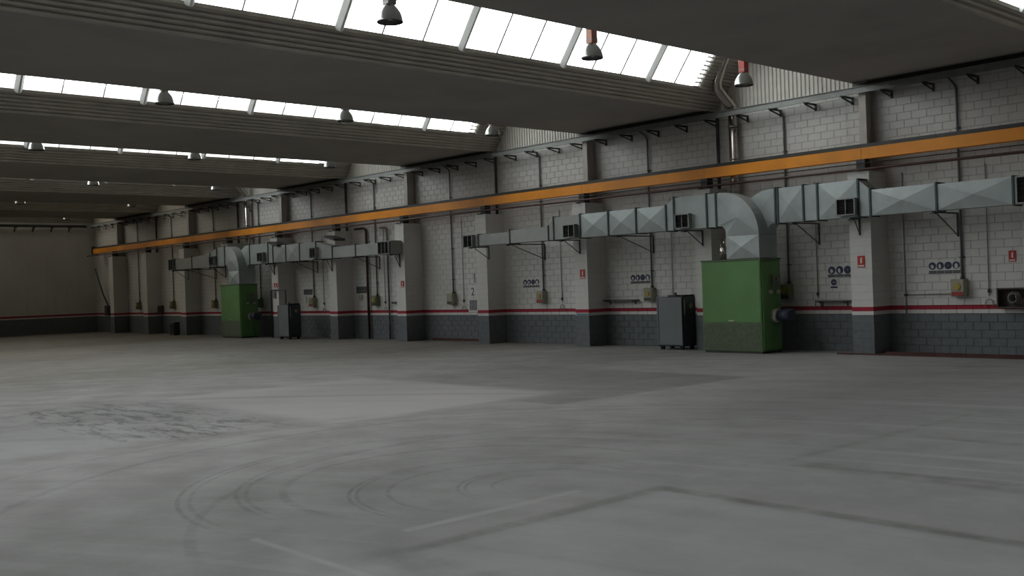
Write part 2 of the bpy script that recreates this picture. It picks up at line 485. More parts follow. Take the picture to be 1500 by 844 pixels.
# ------------------------------------------------------------------ roof: troughs, sheet bands, skylights
ceil = MB().box(XF-.35, XF+.02, YL-.35, .35, ZT+.03, ZT+.25).struct('ceiling', 'soffit')
YA, YB = YL-.35, .35
edges = []
for k in range(-2, 6):
    xl = -.6-10*(k+1) if k < 5 else None
    if xl is None: continue
    xr_ = -5.35-10*k
    if k == -2: xl, xr_ = 9.4, XB+.35
    mb = MB().extrude_y([(xl, 7.08), (xr_, 7.08), (xr_, 7.16), (xr_+.08, 7.35), (xr_, 7.35), (xl, 7.35), (xl-.08, 7.35), (xl, 7.16)], YA, YB)
    mb.part('soffit_panel', 'soffit', ceil)
    MB().box(xl, min(xr_, XB), -.46, -.40, 6.955, 7.078).box(xl, min(xr_, XB), -.40, 0, 7.04, 7.078).part('edge_beam', 'rail', ceil)
for k in OPEN:
    ox = -10*k
    # opaque back slope of the saw-tooth
    xr, xe = gx(ZR), -.6
    mb = MB().extrude_y([(xr-.05+ox, ZR+.02), (xe+ox, 7.14), (xe+.12+ox, 7.3), (xr+.02+ox, ZR+.16)], YA, YB)
    mb.part('roof_slope', 'roof', ceil)
    MB().extrude_y([(xr+.02+ox, ZR+.16), (xr-1.15+ox, ZR+.24), (xr-1.15+ox, ZR+.16), (xr-.05+ox, ZR+.04)], YA, YB).part('sky_baffle', 'roof', ceil)  # unseen overhang added to block high sky light from the glass
    # corrugated band under the glass
    def corr(z0, z1, y0, y1, name, parent):
        pr = []; L = math.hypot(z1-z0, TILT*(z1-z0)); n = max(1, round(L/.105)); nx, nz = 1/math.hypot(1, TILT), -TILT/math.hypot(1, TILT)
        for q in range(n):
            for u, h in ((0, 0), (.38, 0), (.46, .055), (.92, .055)):
                z = z0 + (z1-z0)*(q+u)/n; pr.append((gx(z)+nx*h+ox, z+nz*h))
        pr.append((gx(z1)+ox, z1))
        mb = MB().sheet_y(pr, y0, y1)
        back = [(x-.07, z+.05) for x, z in ((gx(z0)+ox, z0), (gx(z1)+ox, z1))]
        mb.sheet_y(back, y0, y1)
        return mb.part(name, 'sheet', parent)
    zg = ZLOW if k == -1 else ZG0
    corr(7.05, zg, YA, YB, 'corrugated_band', ceil)
    corr(zg, ZR, -1.28, YB, 'corrugated_end_panel', ceil)
    corr(zg, ZR, YA, -34.7, 'corrugated_end_panel', ceil)
    MB().extrude_y([(gx(ZG1)+ox, ZG1), (gx(ZR)+ox, ZR), (gx(ZR)+ox-.08, ZR+.06), (gx(ZG1)+ox-.08, ZG1+.06)], YA, YB).part('ridge_strip', 'sheet', ceil)

# skylights
def pane_mesh(w, mat='glass'):
    nx, nz = -1/math.hypot(1, TILT), TILT/math.hypot(1, TILT); t = .006
    mb = MB()
    a = [(gx(ZG0), ZG0), (gx(ZG1), ZG1), (gx(ZG1)+nx*t, ZG1+nz*t), (gx(ZG0)+nx*t, ZG0+nz*t)]
    mb.extrude_y([(x-gx(ZG0), z-ZG0) for x, z in a], -w/2+.006, w/2-.006)
    return mb.mesh('pane', mat)
PM = {}
def bar_mesh(w, d, mat='white_bar'):
    ix, iz = 1/math.hypot(1, TILT), -TILT/math.hypot(1, TILT); mb = MB()
    P = lambda z, dd, y: (gx(z)-gx(ZG0)+ix*dd, y, z-ZG0+iz*dd)
    e = [[P(z, 0, -w/2), P(z, d*.3, -w/2), P(z, d, -w*.12), P(z, d, w*.12), P(z, d*.3, w/2), P(z, 0, w/2)] for z in (ZG0, ZG1)]
    for i in range(6): mb.poly([e[0][i], e[0][(i+1) % 6], e[1][(i+1) % 6], e[1][i]])
    mb.poly(e[0]).poly(e[1])
    return mb.mesh('glazing_bar', mat)
BAR, BARS = bar_mesh(.22, .14), bar_mesh(.03, .035, 'rail')
ix, iz = 1/math.hypot(1, TILT), -TILT/math.hypot(1, TILT)
def lap_mesh():
    mb = MB(); L = ZG1-ZG0
    return None
muls = [-1.28] + [-3.6-3.3*j for j in range(10)] + [-34.7]
for n_, k in enumerate(OPEN):
    w = bpy.data.objects.new('window_%d' % (n_+1), None); C.objects.link(w); w['kind'] = 'structure'
    zg = ZLOW if k == -1 else ZG0
    org = (gx(ZG0)-10*k, -18, ZG0); w.location = org; w['_org'] = org
    MB().box(gx(zg)-10*k-.02, gx(zg)-10*k+.06, -34.7, -1.28, zg-.05, zg+.035).part('window_sill', 'sill', w)
    if k == -1:      # extra low row of panes down to the lower sill
        for a, b in zip(muls[:-1], muls[1:]):
            MB().extrude_y([(gx(zg)-10*k, zg), (gx(ZG0)-10*k, ZG0), (gx(ZG0)-10*k-.006, ZG0+.005), (gx(zg)-10*k-.006, zg+.005)], b+.09, a-.09).part('low_pane', 'glass', w)
            MB().extrude_y([(gx(zg)-10*k, zg), (gx(ZG0)-10*k, ZG0), (gx(ZG0)-10*k+.1, ZG0-.07), (gx(zg)-10*k+.1, zg-.07)], b-.085, b+.085).part('glazing_bar', 'white_bar', w)
    for a, b in zip(muls[:-1], muls[1:]):
        q = 3 if a-b > 2.6 else (2 if a-b > 1.5 else 1); ww = round((a-b)/q, 4)
        gm = 'glass_dim' if k >= 4 else 'glass'
        if (ww, gm) not in PM: PM[ww, gm] = pane_mesh(ww, gm)
        for j in range(q):
            o = bpy.data.objects.new('pane', PM[ww, gm]); C.objects.link(o); o.parent = w; o.location = (0, a-ww*(j+.5)+18, 0)
            if j:
                o = bpy.data.objects.new('thin_glazing_bar', BARS); C.objects.link(o); o.parent = w; o.location = (0, a-ww*j+18, 0)
    for y in muls[1:-1]:
        o = bpy.data.objects.new('glazing_bar', BAR); C.objects.link(o); o.parent = w; o.location = (0, y+18, 0)
    # ribs of the lapped sheet at the wall end of the strip
    mb = MB(); nr = 16
    for q in range(nr):
        z = ZG0 + (ZG1-ZG0)*(q+.3)/nr; z2 = ZG0 + (ZG1-ZG0)*(q+.62)/nr
        mb.extrude_y([(gx(z)-10*k+ix*.012, z+iz*.012), (gx(z2)-10*k+ix*.012, z2+iz*.012), (gx(z2)-10*k+ix*.03, z2+iz*.03), (gx(z)-10*k+ix*.03, z+iz*.03)], -1.62, -1.28)
    mb.part('lapped_rib', 'sheet', w)

# ------------------------------------------------------------------ crane runway beam, pipes along the wall
XR = 14.0
beam = thing('crane_runway_beam', 'long orange steel crane beam running along the wall above the ducts', 'beam', (-20, -.6, PZ))
MB().box(-53.6, XR, -.605, -.595, 5.06, 5.32).part('web', 'orange', beam)
MB().box(-53.6, XR, -.70, -.50, 5.31, 5.335).part('top_flange', 'orange', beam)
MB().box(-53.6, XR, -.72, -.48, 5.04, 5.06).part('bottom_flange', 'orange', beam)
MB().box(-53.6, XR, -.66, -.54, 5.335, 5.44).part('rail', 'rail', beam)
plate = MB().box(-53.6, XR, -.715, -.70, 5.055, 5.335).part('face_plate', 'orange', beam)
for px in PILX:
    if px > XR: continue
    MB().box(px-.42, px-.18, -.74, -.46, PZ, 5.04).part('pedestal', 'rail', beam)
    MB().box(px-.31, px-.29, -.722, -.50, 5.06, 5.31).part('stiffener', 'orange', beam)
MB().box(-53.75, -53.58, -.75, -.45, 5.0, 5.5).part('end_stop', 'rail', beam)

fp = thing('fire_main', 'dark red pipe running along the wall just below the orange beam', 'pipe', (-20, -.95, 4.7))
MB().tube([(XR, -.95, 4.70), (4, -.95, 4.73), (-16, -.95, 4.84), (-54, -.95, 4.90)], .034, 10).part('pipe', 'redpipe', fp)
for px in PILX:
    if px < XR: MB().box(px-.34, px-.26, -.99, -.878, 4.66+(.0 if px > 0 else .06), 4.69+(.0 if px > 0 else .06)).part('pipe_clip', 'bracket', fp)
cb = MB().tube([(XR, -.82, 4.88), (-20, -.82, 4.97), (-53.5, -.82, 4.99)], .012, 6)
cb.thing('support_cable', 'bracket', 'thin dark cable stretched between the orange beam and the red pipe', 'cable', (-20, -.82, 4.9))

# ------------------------------------------------------------------ cable tray under the roof
tray = thing('cable_tray', 'galvanised cable tray on brackets along the top of the block wall', 'cable tray', (-20, -.35, 6.6))
MB().box(XF, XR, -.58, -.43, 6.80, 6.81).box(XF, XR, -.585, -.575, 6.78, 6.95).box(XF, XR, -.435, -.425, 6.80, 6.93).box(XF, XR, -.625, -.585, 6.935, 6.95).part('channel', 'galv', tray)
brm = MB().box(-.025, .025, -.6, 0, .19, .235).box(-.03, .03, -.02, 0, .04, .235)
brm.tube([(0, -.56, .185), (0, -.02, .075)], .022, 6)
brme = brm.mesh('tray_bracket', 'bracket')
x = 8.02
while x > -54.5:
    o = bpy.data.objects.new('tray_bracket', brme); C.objects.link(o); o.parent = tray; o.location = (x+20, .35, 6.565-6.6); x -= 10/9
t2 = thing('cable_tray', 'dark cable tray along the top of the far end wall', 'cable tray', (XF, -12, 6.6))
MB().box(XF+.12, XF+.5, -30, -.66, 6.80, 6.81).box(XF+.49, XF+.5, -30, -.66, 6.80, 6.95).part('channel', 'rail', t2)
y = -1.6
while y > -12:
    MB().box(XF, XF+.5, y-.025, y+.025, 6.75, 6.80).box(XF, XF+.02, y-.03, y+.03, 6.5, 6.8).tube([(XF+.45, y, 6.76), (XF+.01, y, 6.55)], .02, 5).part('tray_bracket', 'bracket', t2); y -= 1.1
hk = thing('lifting_hook', 'small chain hook hanging below the cable tray over the sixth bay from right', 'hook', (-22.6, -.3, 6.2))
MB().tube([(-22.6, -.3, 6.80), (-22.6, -.3, 6.33)], .012, 6).part('chain', 'bracket', hk)
MB().tube([(-22.6+.07*math.sin(t), -.3, 6.27-.07*math.cos(t)) for t in [i*.6 for i in range(-3, 6)]], .018, 6).part('hook', 'cream', hk)

# ------------------------------------------------------------------ ducts
def seg(mb, x0, x1, y0, y1, zb, zt0, zt1, cross):
    """one straight or tapering duct length, front face at y0 with a cross-broken stiffening crease"""
    A = [(x0, y0, zb), (x1, y0, zb), (x1, y0, zt1), (x0, y0, zt0)]; B = [(x, y1, z) for x, _, z in A]
    if cross:
        c = ((x0+x1)/2, y0-.055, (zb*2+zt0+zt1)/4)
        for i in range(4): mb.poly([A[i], A[(i+1) % 4], c])
    else: mb.poly(A)
    mb.poly(B)
    for i in range(4): mb.poly([A[i], A[(i+1) % 4], B[(i+1) % 4], B[i]])
    return mb
def flange(duct, x, y0, y1, zb, zt, w=.05):
    e = .03
    mb = MB().box(x-w/2, x+w/2, y0-e, y0, zb-e, zt+e).box(x-w/2, x+w/2, y1, y1+e, zb-e, zt+e).box(x-w/2, x+w/2, y0, y1, zt, zt+e).box(x-w/2, x+w/2, y0, y1, zb-e, zb)
    return mb.part('flange', 'flange', duct)
def register(duct, x0, x1, z0, z1, yf, d=.17, n=2):
    """outlet box standing proud of the duct, dark opening with blades"""
    f = .025; y = yf-d
    b = MB().box(x0, x0+f, y, yf, z0, z1).box(x1-f, x1, y, yf, z0, z1).box(x0+f, x1-f, y, yf, z0, z0+f).box(x0+f, x1-f, y, yf, z1-f, z1).part('register', 'louver', duct)
    MB().box(x0+f, x1-f, y+.06, y+.07, z0+f, z1-f).part('opening', 'black', b)
    for i in range(1, n): 
        xx = x0+(x1-x0)*i/n; MB().box(xx-.009, xx+.009, y+.004, y+.06, z0+f, z1-f).part('mullion', 'louver', b)
    for i in range(1, 6):
        zz = z0+(z1-z0)*i/6; MB().poly([(x0+f, y+.02, zz-.012), (x1-f, y+.02, zz-.012), (x1-f, y+.058, zz+.012), (x0+f, y+.058, zz+.012)]).part('blade', 'black', b)
def support(duct, x, ywall, ytip, zarm=3.47, drop=.5):
    mb = MB().box(x-.018, x+.018, ytip, ywall, zarm+.01, zarm+.045).box(x-.02, x+.02, ywall-.03, ywall, zarm-drop, zarm+.045)
    mb.tube([(x, ytip+.2, zarm+.01), (x, ywall-.02, zarm-drop+.03)], .014, 6)
    mb.box(x-.06, x+.06, ytip, ytip+.1, zarm-.02, zarm+.01)
    return mb.part('support_bracket', 'bracket', duct)
def elbow(duct, ox, y0, y1, mirror=False):
    """quarter bend from the heater outlet into the horizontal run (profile measured on the near heater)"""
    c = -3.315
    def tx(p): return [((2*c-x if mirror else x)+ox, z) for x, z in p]
    up = [(-4.15, 3.53), (-4.15, 4.47)] + arc(-4.0, 3.25, 1.22, 90, 0, 10) + [(-3.85, 3.25)] + arc(-4.03, 3.35, .18, 0, 90, 4)
    lo = [(-3.85, 2.61), (-3.85, 3.25), (-2.78, 3.25), (-2.78, 2.61)]
    for name, pr, cen in (('bend', up, (-3.42, 3.75)), ('drop', lo, (-3.315, 2.93))):
        p = tx(pr); cc = tx([cen])[0]; mb = MB(); n = len(p)
        for i in range(n):
            a, b = p[i], p[(i+1) % n]
            key = name == 'drop' or i in (0, 1, 2)
            mb.poly([(a[0], y0, a[1]), (b[0], y0, b[1]), (cc[0], y0-.06, cc[1])])
            mb.poly([(a[0], y1, a[1]), (b[0], y1, b[1]), (cc[0], y1, cc[1])])
            mb.poly([(a[0], y0, a[1]), (b[0], y0, b[1]), (b[0], y1, b[1]), (a[0], y1, a[1])])
        mb.part(name, 'duct', duct)
    p = tx([(-3.87, 3.235), (-2.76, 3.265)])
    MB().box(min(p[0][0], p[1][0]), max(p[0][0], p[1][0]), y0-.008, y1, 3.243, 3.257).part('seam', 'louver', duct)
ZB = 3.53
def run(duct, y0, y1, segs, ox=0):
    for s_ in segs:
        x0, x1, t0, t1, cr, mt = s_
        seg(MB(), x0+ox, x1+ox, y0, y1, ZB, t0, t1, cr).part('duct_section', mt, duct)

# near heater, run to the left
d1 = thing('air_duct', 'galvanised duct stepping down leftwards from the near green heater', 'duct', (-9, -1.5, ZB))
elbow(d1, 0, -1.75, -1.3)
run(d1, -1.75, -1.3, [(-4.47, -4.15, 4.47, 4.47, False, 'duct'), (-5.64, -4.47, 4.47, 4.47, False, 'duct'), (-5.94, -5.64, 4.27, 4.47, False, 'duct'),
    (-7.09, -5.94, 4.27, 4.27, True, 'duct'), (-8.22, -7.09, 4.27, 4.27, True, 'duct'), (-9.42, -8.22, 4.27, 4.27, True, 'duct'),
    (-10.62, -9.42, 4.26, 4.26, False, 'duct_dull'), (-10.87, -10.62, 3.99, 4.26, False, 'duct_dull'), (-12.76, -10.87, 3.98, 3.98, False, 'duct_dull'),
    (-14.41, -12.76, 3.92, 3.92, False, 'duct_dull')])
for x, t in ((-4.15, 4.47), (-4.47, 4.47), (-5.64, 4.47), (-5.94, 4.27), (-7.09, 4.27), (-8.22, 4.27), (-9.42, 4.27), (-10.62, 4.26), (-10.87, 3.99), (-12.76, 3.98), (-14.41, 3.92)):
    flange(d1, x, -1.75, -1.3, ZB, t, .05 if x > -10 else .04)
register(d1, -5.50, -5.0, 3.56, 3.97, -1.75); register(d1, -10.05, -9.54, 3.55, 3.97, -1.75)
register(d1, -15.25, -14.75, 3.50, 3.94, -1.62, .15); seg(MB(), -15.25, -14.41, -1.62, -1.3, 3.52, 3.93, 3.92, False).part('end_box', 'duct_dull', d1)
for x, yw in ((-7.90, 0), (-12.86, 0), (-5.3, -PD), (-10.3, -PD), (-15.3+.45, -PD)): support(d1, x, yw if x != -14.85 else -PD+.0, -1.8, drop=.52 if yw == 0 else .42)

# near heater, run to the right
d2 = thing('air_duct', 'large galvanised duct leading right from the near green heater, past the frame edge', 'duct', (2, -1.1, ZB))
elbow(d2, 0, -1.3, -.9, mirror=True)
run(d2, -1.3, -.9, [(-2.48, -1.66, 4.47, 4.47, True, 'duct'), (-1.66, -1.24, 4.47, 4.47, False, 'duct'), (-1.24, -.08, 4.47, 4.47, True, 'duct'), (-.08, .24, 4.47, 4.19, False, 'duct'),
    (.24, 1.94, 4.18, 4.18, True, 'duct'), (1.94, 3.72, 4.16, 4.16, True, 'duct'), (3.72, 5.2, 4.16, 4.16, False, 'duct'), (5.2, 7.0, 3.98, 3.98, False, 'duct_dull')])
for x, t in ((-2.52, 4.47), (-2.44, 4.47), (-1.66, 4.47), (-1.24, 4.47), (-.08, 4.47), (.24, 4.19), (1.94, 4.18), (3.72, 4.16), (5.2, 4.16), (7.0, 3.98)): flange(d2, x, -1.3, -.9, ZB, t, .05)
register(d2, -.62, -.10, 3.58, 4.01, -1.3); register(d2, 3.84, 4.35, 3.53, 4.14, -1.3)
for x, yw in ((1.85, 0), (-2.0, 0), (6.9, 0), (-.3, -PD)): support(d2, x, yw, -1.35, drop=.55 if yw == 0 else .4)

# far heater
OX2 = -29.4
d3 = thing('air_duct', 'short duct reaching left from the far green heater', 'duct', (-36, -1.5, ZB))
elbow(d3, OX2, -1.75, -1.3)
run(d3, -1.75, -1.3, [(-34.38, -33.55, 4.47, 4.47, False, 'duct'), (-35.12, -34.38, 4.2, 4.47, False, 'duct'), (-37.2, -35.12, 4.15, 4.15, False, 'duct_dull'), (-39.2, -37.2, 4.1, 4.1, False, 'duct_dull')])
for x, t in ((-33.55, 4.47), (-34.38, 4.47), (-35.12, 4.2), (-37.2, 4.15), (-39.2, 4.1)): flange(d3, x, -1.75, -1.3, ZB, t)
register(d3, -34.95, -34.45, 3.6, 4.05, -1.75); register(d3, -39.8, -39.25, 3.52, 4.1, -1.7)
for x, yw in ((-38.0, 0), (-35.2, -PD), (-40.0+.5, -PD)): support(d3, x, yw, -1.8)
d4 = thing('air_duct', 'long duct leading right from the far green heater with two hood outlets', 'duct', (-26, -1.1, ZB))
elbow(d4, OX2, -1.3, -.9, mirror=True)
run(d4, -1.3, -.9, [(-31.88, -30.1, 4.47, 4.47, False, 'duct'), (-30.1, -29.65, 4.47, 4.3, False, 'duct'), (-29.65, -28.48, 4.3, 4.3, True, 'duct_dull'), (-28.48, -27.28, 4.3, 4.3, True, 'duct_dull'), (-27.28, -25.9, 4.3, 4.3, False, 'duct_dull'),
    (-25.9, -24.59, 4.3, 4.02, False, 'duct_dull'), (-24.59, -22.82, 4.0, 4.0, False, 'duct_dull'), (-22.82, -21.0, 4.0, 4.0, False, 'duct_dull')])
for x, t in ((-31.88, 4.47), (-30.1, 4.47), (-29.65, 4.3), (-28.48, 4.3), (-27.28, 4.3), (-25.9, 4.3), (-24.59, 4.02), (-22.82, 4.0)): flange(d4, x, -1.3, -.9, ZB, t, .045)
register(d4, -30.9, -30.35, 3.62, 4.05, -1.3); register(d4, -26.2, -25.7, 3.58, 4.05, -1.3)
seg(MB(), -21.0, -20.15, -1.4, -.9, 3.5, 4.04, 4.04, False).part('end_box', 'duct_dull', d4); register(d4, -20.95, -20.2, 3.52, 4.02, -1.4, .1, 3)
for x0 in (-29.75, -24.95):
    m = MB(); a = [(x0, -1.45, 4.42), (x0+.75, -1.45, 4.25), (x0+.75, -.88, 4.25), (x0, -.88, 4.42)]
    m.poly(a).poly([(x, y, z+.1) for x, y, z in a])
    for i in range(4): m.poly([a[i], a[(i+1) % 4], tuple(a[(i+1) % 4][:2])+(a[(i+1) % 4][2]+.1,), tuple(a[i][:2])+(a[i][2]+.1,)])
    m.part('hood', 'bracket', d4)
for x, yw in ((-27.9, 0), (-22.95, 0), (-25.3, -PD), (-30.3, -PD), (-20.3, -PD)): support(d4, x, yw, -1.35)

# ------------------------------------------------------------------ green warm-air heaters
def heater(ox, label):
    x0, x1, y0, y1, zt = -4.73+ox, -2.77+ox, -1.75, -.8, 2.6
    h = thing('air_heater', label, 'heater', ((x0+x1)/2, y0, 0), 'green warm-air heaters along the block wall')
    MB().bbox(x0, x1, y0, y1, .06, zt-.04, .012).part('body', 'green', h)
    MB().box(x0+.03, x1-.03, y0+.03, y1-.03, 0, .06).part('plinth', 'bracket', h)
    MB().box(x0-.02, x1+.02, y0-.02, y1+.02, zt-.04, zt).part('top_rim', 'green_dk', h)
    p = MB().box(x0+.03, x1-.03, y0-.012, y0, .86, zt-.08).part('front_panel', 'green', h)
    MB().box((x0+x1)/2-.09, (x0+x1)/2+.09, y0-.03, y0-.012, .88, .92).part('latch', 'cream', p)
    g = MB().box(x0+.03, x1-.03, y0-.010, y0, .08, .84).part('intake_panel', 'green_dk', h)
    for i in range(13):
        z = .11+i*.055
        MB().box(x0+.06, x1-.06, y0-.018, y0-.010, z, z+.03).part('intake_slat', 'green_dk', g)
    MB().box(x0+.02, x1-.02, y0-.008, y0, 2.12, 2.135).part('panel_seam', 'green_dk', h)
    # service side: controls and burner
    MB().bbox(x1, x1+.03, y0+.05, y1-.05, .1, 2.5, .006).part('side_panel', 'green', h)
    cbx = MB().bbox(x1+.03, x1+.14, -1.32, -1.02, 1.78, 2.12, .01).part('control_box', 'green_dk', h)
    MB().tube([(x1+.14, -1.22, 2.02), (x1+.17, -1.22, 2.02)], .03, 10).part('red_button', 'redpl', cbx)
    MB().box(x1+.14, x1+.15, -1.14, -1.06, 1.94, 2.06).part('dial', 'teal', cbx)
    for yy in (-1.38, -1.02): MB().bbox(x1+.03, x1+.09, yy-.07, yy+.07, 1.62, 1.72, .01).part('name_plate', 'cream', h)
    b = MB().tube([(x1+.03, -1.2, 1.02), (x1+.18, -1.2, 1.02)], .19, 16).part('burner', 'cream', h)
    MB().tube([(x1+.18, -1.2, 1.02), (x1+.55, -1.2, 1.02)], [.15, .15], 16).part('fan_motor', 'blue', b)
    MB().bbox(x1+.10, x1+.48, -1.02, -.85, .86, 1.2, .02).part('fan_scroll', 'blue', b)
    MB().tube([(x1+.25, -1.2, .86), (x1+.25, -1.2, .5), (x1+.2, -1.1, .1)], .022, 6).part('fuel_line', 'bracket', b)
    return h
heater(0, 'green warm-air heater cabinet beside the pilaster, the nearer and larger one')
heater(OX2, 'green warm-air heater cabinet at the far end of the hall, the smaller looking one')

def flue(ox, label):
    f = thing('flue_pipe', label, 'flue', (-4.5+ox, -.5, 2.6), 'stainless heater flues')
    X = -4.55+ox; Y = -.25
    MB().tube([(-4.42+ox, -1.1, 2.61), (-4.42+ox, -1.1, 2.9), (-4.5+ox, -.95, 3.12), (-4.53+ox, -.55, 3.22), (X, Y, 3.3)], .12, 14).part('outlet_bend', 'steel', f)
    MB().tube([(X, Y, 3.1), (X, Y, 5.0), (X, Y, 7.02)], .135, 16).part('riser', 'steel', f)
    MB().tube([(X, Y, 6.95), (X, Y-.05, 7.1), (X-.1, Y-.3, 7.38), (X-.17, Y-.47, 7.6), (X-.15, Y-.5, 7.8), (X, Y-.5, 8.15), (X+.25, Y-.5, 8.6), (X+.4, Y-.5, 8.9)], .15, 16).part('offset_bend', 'steel', f)
    for z in (3.7, 4.6, 5.55, 6.5): MB().tube([(X, Y, z-.025), (X, Y, z+.025)], .145, 16).part('joint_band', 'chrome', f)
    for z in (4.9, 6.3): MB().box(X-.02, X+.02, Y+.12, 0, z-.02, z+.02).part('stay', 'bracket', f)
flue(0, 'shiny stainless flue climbing from the near green heater to the roof')
flue(OX2, 'dull stainless flue climbing from the far green heater to the roof')

# ------------------------------------------------------------------ pendant lamps
def lamp(x, y, z, housing, label):
    o = thing('pendant_lamp', label, 'lamp', (x, y, z), 'bell pendant lamps under the skylights')
    prof = [(.245, 0), (.252, .012), (.246, .04), (.236, .10), (.212, .17), (.175, .235), (.135, .285), (.10, .32), (.09, .345)]
    inner = [(r-.006, z_) for r, z_ in prof]
    mb = MB().lathe(prof, (x, y, z), 24).lathe(inner[::-1], (x, y, z), 24)
    mb.part('reflector', 'chrome', o)
    MB().lathe([(0, .05), (.04, .055), (.055, .10), (.05, .17), (.03, .24), (.03, .31)], (x, y, z), 12).part('bulb', 'signw', o)
    h = MB().bbox(x-.095, x+.095, y-.095, y+.095, z+.33, z+.68, .015).part('gear_housing', housing, o)
    MB().box(x-.10, x+.10, y-.10, y+.10, z+.40, z+.42).part('joint_rim', 'lamp_gry', h)
    ztop = 7.14 + (ZR+.02-7.14)*((-.6-((x+1000) % 10-10))/(-.6-gx(ZR)+.05)) if False else None
    k = round((-2.5-x)/10); xl = x+10*k
    zs = ZR + .02 + (xl-(gx(ZR)-.05))*(7.14-ZR-.02)/(-.6-gx(ZR)+.05)
    MB().tube([(x, y, z+.68), (x, y, zs+.01)], .012, 6).part('hanger', 'bracket', o)
    MB().tube([(x+.03, y, z+.68), (x+.05, y+.02, z+.9), (x+.02, y, zs)], .008, 6).part('flex', 'bracket', o)
LY = [-2.6, -8.4, -13.95, -19.4]
for k in range(0, 6):
    for j, y in enumerate(LY):
        x, z = -2.5-10*k, 7.12
        p = project((x, y, z+.15))
        if p is None or not (-15 < p[0] < 1515 and -20 < p[1]): continue
        hs = 'lamp_gry'
        if k == 0: hs = ['lamp_red', 'lamp_cop', 'lamp_gry', 'lamp_gry'][j]
        elif k == 1 and j == 0: hs = 'lamp_cop'
        hn = {'lamp_red': 'red', 'lamp_cop': 'copper', 'lamp_gry': 'grey'}[hs]
        lamp(x, y, z, hs, 'bell lamp with %s housing, %s from the wall under the %s skylight' % (hn, ORD[j], ['nearest large', 'second', 'third', 'fourth', 'fifth', 'sixth'][k]))

# ------------------------------------------------------------------ services on the wall, bay by bay
def bayname(i): return 'bay at the right edge' if i == 0 else ORD[i] + ' bay from right'
CX = [1.94-5*i for i in range(11)]
CX = [1.94, -2.98, -7.98, -12.94, -18.0, -23.15, -28.22, -33.2, -38.1, -43.3, -48.1]
kinds = ['beige', 'olive', 'beige', 'beige', 'beige', 'olive', 'beige', 'olive', 'olive', 'olive', 'olive']
for i, x in enumerate(CX):
    top = 6.80
    c = thing('conduit', 'dark vertical conduit down the wall in the %s' % bayname(i), 'conduit', (x, -.06, 1.9), 'conduit drops from the cable tray')
    MB().tube([(x-.12, -.42, 6.86), (x-.10, -.25, 6.82), (x-.08, -.12, 6.76), (x-.03, -.06, 6.66), (x, -.05, 6.56), (x, -.05, 4.0), (x, -.05, 1.88)], .028, 8).part('pipe', 'conduit', c)
    for z in (2.4, 3.6, 5.6): MB().box(x-.06, x+.06, -.055, 0, z-.015, z+.015).part('saddle_clip', 'bracket', c)
    kd = kinds[i]
    b = thing('switch_box', '%s switch box under the conduit in the %s' % ('beige' if kd == 'beige' else 'olive green', bayname(i)), 'switch box', (x-.05, 0, 1.42), 'switch boxes on the block wall')
    MB().bbox(x-.24, x+.12, -.20, -.0, 1.43, 1.86, .015).part('body', kd, b)
    cv = MB().bbox(x-.22, x+.10, -.225, -.20, 1.45, 1.84, .01).part('cover', kd, b)
    if i != 4: MB().tube([(x-.06, -.25, 1.68), (x-.06, -.222, 1.68)], .085, 14).part('switch_plate', 'yellow', cv)
    MB().box(x-.20, x+.08, -.235, -.222, 1.46, 1.55).part('socket_strip', 'redpl' if i in (0, 3, 6, 8) else 'bracket', cv)
    MB().tube([(x, -.05, 1.86), (x, -.05, 1.93)], .05, 10).part('gland', 'bracket', b)
AX = [2.57, -2.09, -7.16, -12.06, -17.4, -22.6, -27.42]
for i, x in enumerate(AX):
    a = thing('air_line_drop', 'thin compressed-air drop pipe with twin outlets in the %s' % bayname(i), 'air line', (x, -.03, 1.1), 'compressed-air drops')
    MB().tube([(x, -.03, 4.66), (x, -.03, 1.45)], .013, 6).part('pipe', 'thin', a)
    MB().tube([(x, -.03, 1.60), (x, -.05, 1.52)], .035, 8).part('valve', 'bracket', a)
    MB().tube([(x-.09, -.04, 1.18), (x-.09, -.04, 1.28), (x-.06, -.04, 1.34), (x, -.035, 1.36), (x+.06, -.04, 1.34), (x+.09, -.04, 1.28), (x+.09, -.04, 1.18)], .014, 6).part('outlet_loop', 'thin', a)
bp = thing('pipe_branch', 'thin grey pipe branching sideways to the switch box at the right edge', 'pipe', (.45, -.03, 1.0))
MB().tube([(.45, -.03, 4.66), (.45, -.03, 1.02)], .014, 6).part('riser', 'thin', bp)
MB().tube([(.45, -.03, 1.49), (1.70, -.03, 1.50)], .014, 6).part('branch', 'thin', bp)
MB().box(.41, .49, -.045, 0, 1.46, 1.52).part('junction', 'bracket', bp)
# vertical mains by the fifth bay
MB().tube([(-24.6, -.1, 4.78), (-23.95, -.1, 4.78), (-23.82, -.1, 4.72), (-23.76, -.1, 4.6), (-23.76, -.1, 0)], .055, 12).thing('standpipe', 'redpipe', 'thick dark red standpipe dropping to the floor left of the sixth bay switch box', 'pipe', (-23.76, -.1, 0))
MB().tube([(-22.75, -.08, 4.72), (-22.4, -.08, 4.72), (-22.28, -.08, 4.66), (-22.26, -.08, 4.5), (-22.26, -.08, 0)], .038, 10).thing('downpipe', 'conduit', 'dark grey pipe dropping to the floor right of the sixth bay switch box', 'pipe', (-22.26, -.08, 0))
MB().box(-22.12, -21.6, -.06, 0, 1.50, 1.57).thing('wall_hook_rail', 'bracket', 'small dark rail on the wall beside the grey downpipe', 'rail', (-21.9, 0, 1.5))
MB().tube([(-53.9, -.5, 4.1), (-53.2, -.3, 2.4), (-52.85, -.15, 1.72)], .05, 8).thing('stay_cable', 'bracket', 'dark slanting pipe at the far corner under the beam end', 'pipe', (-53.2, -.3, 1.2))
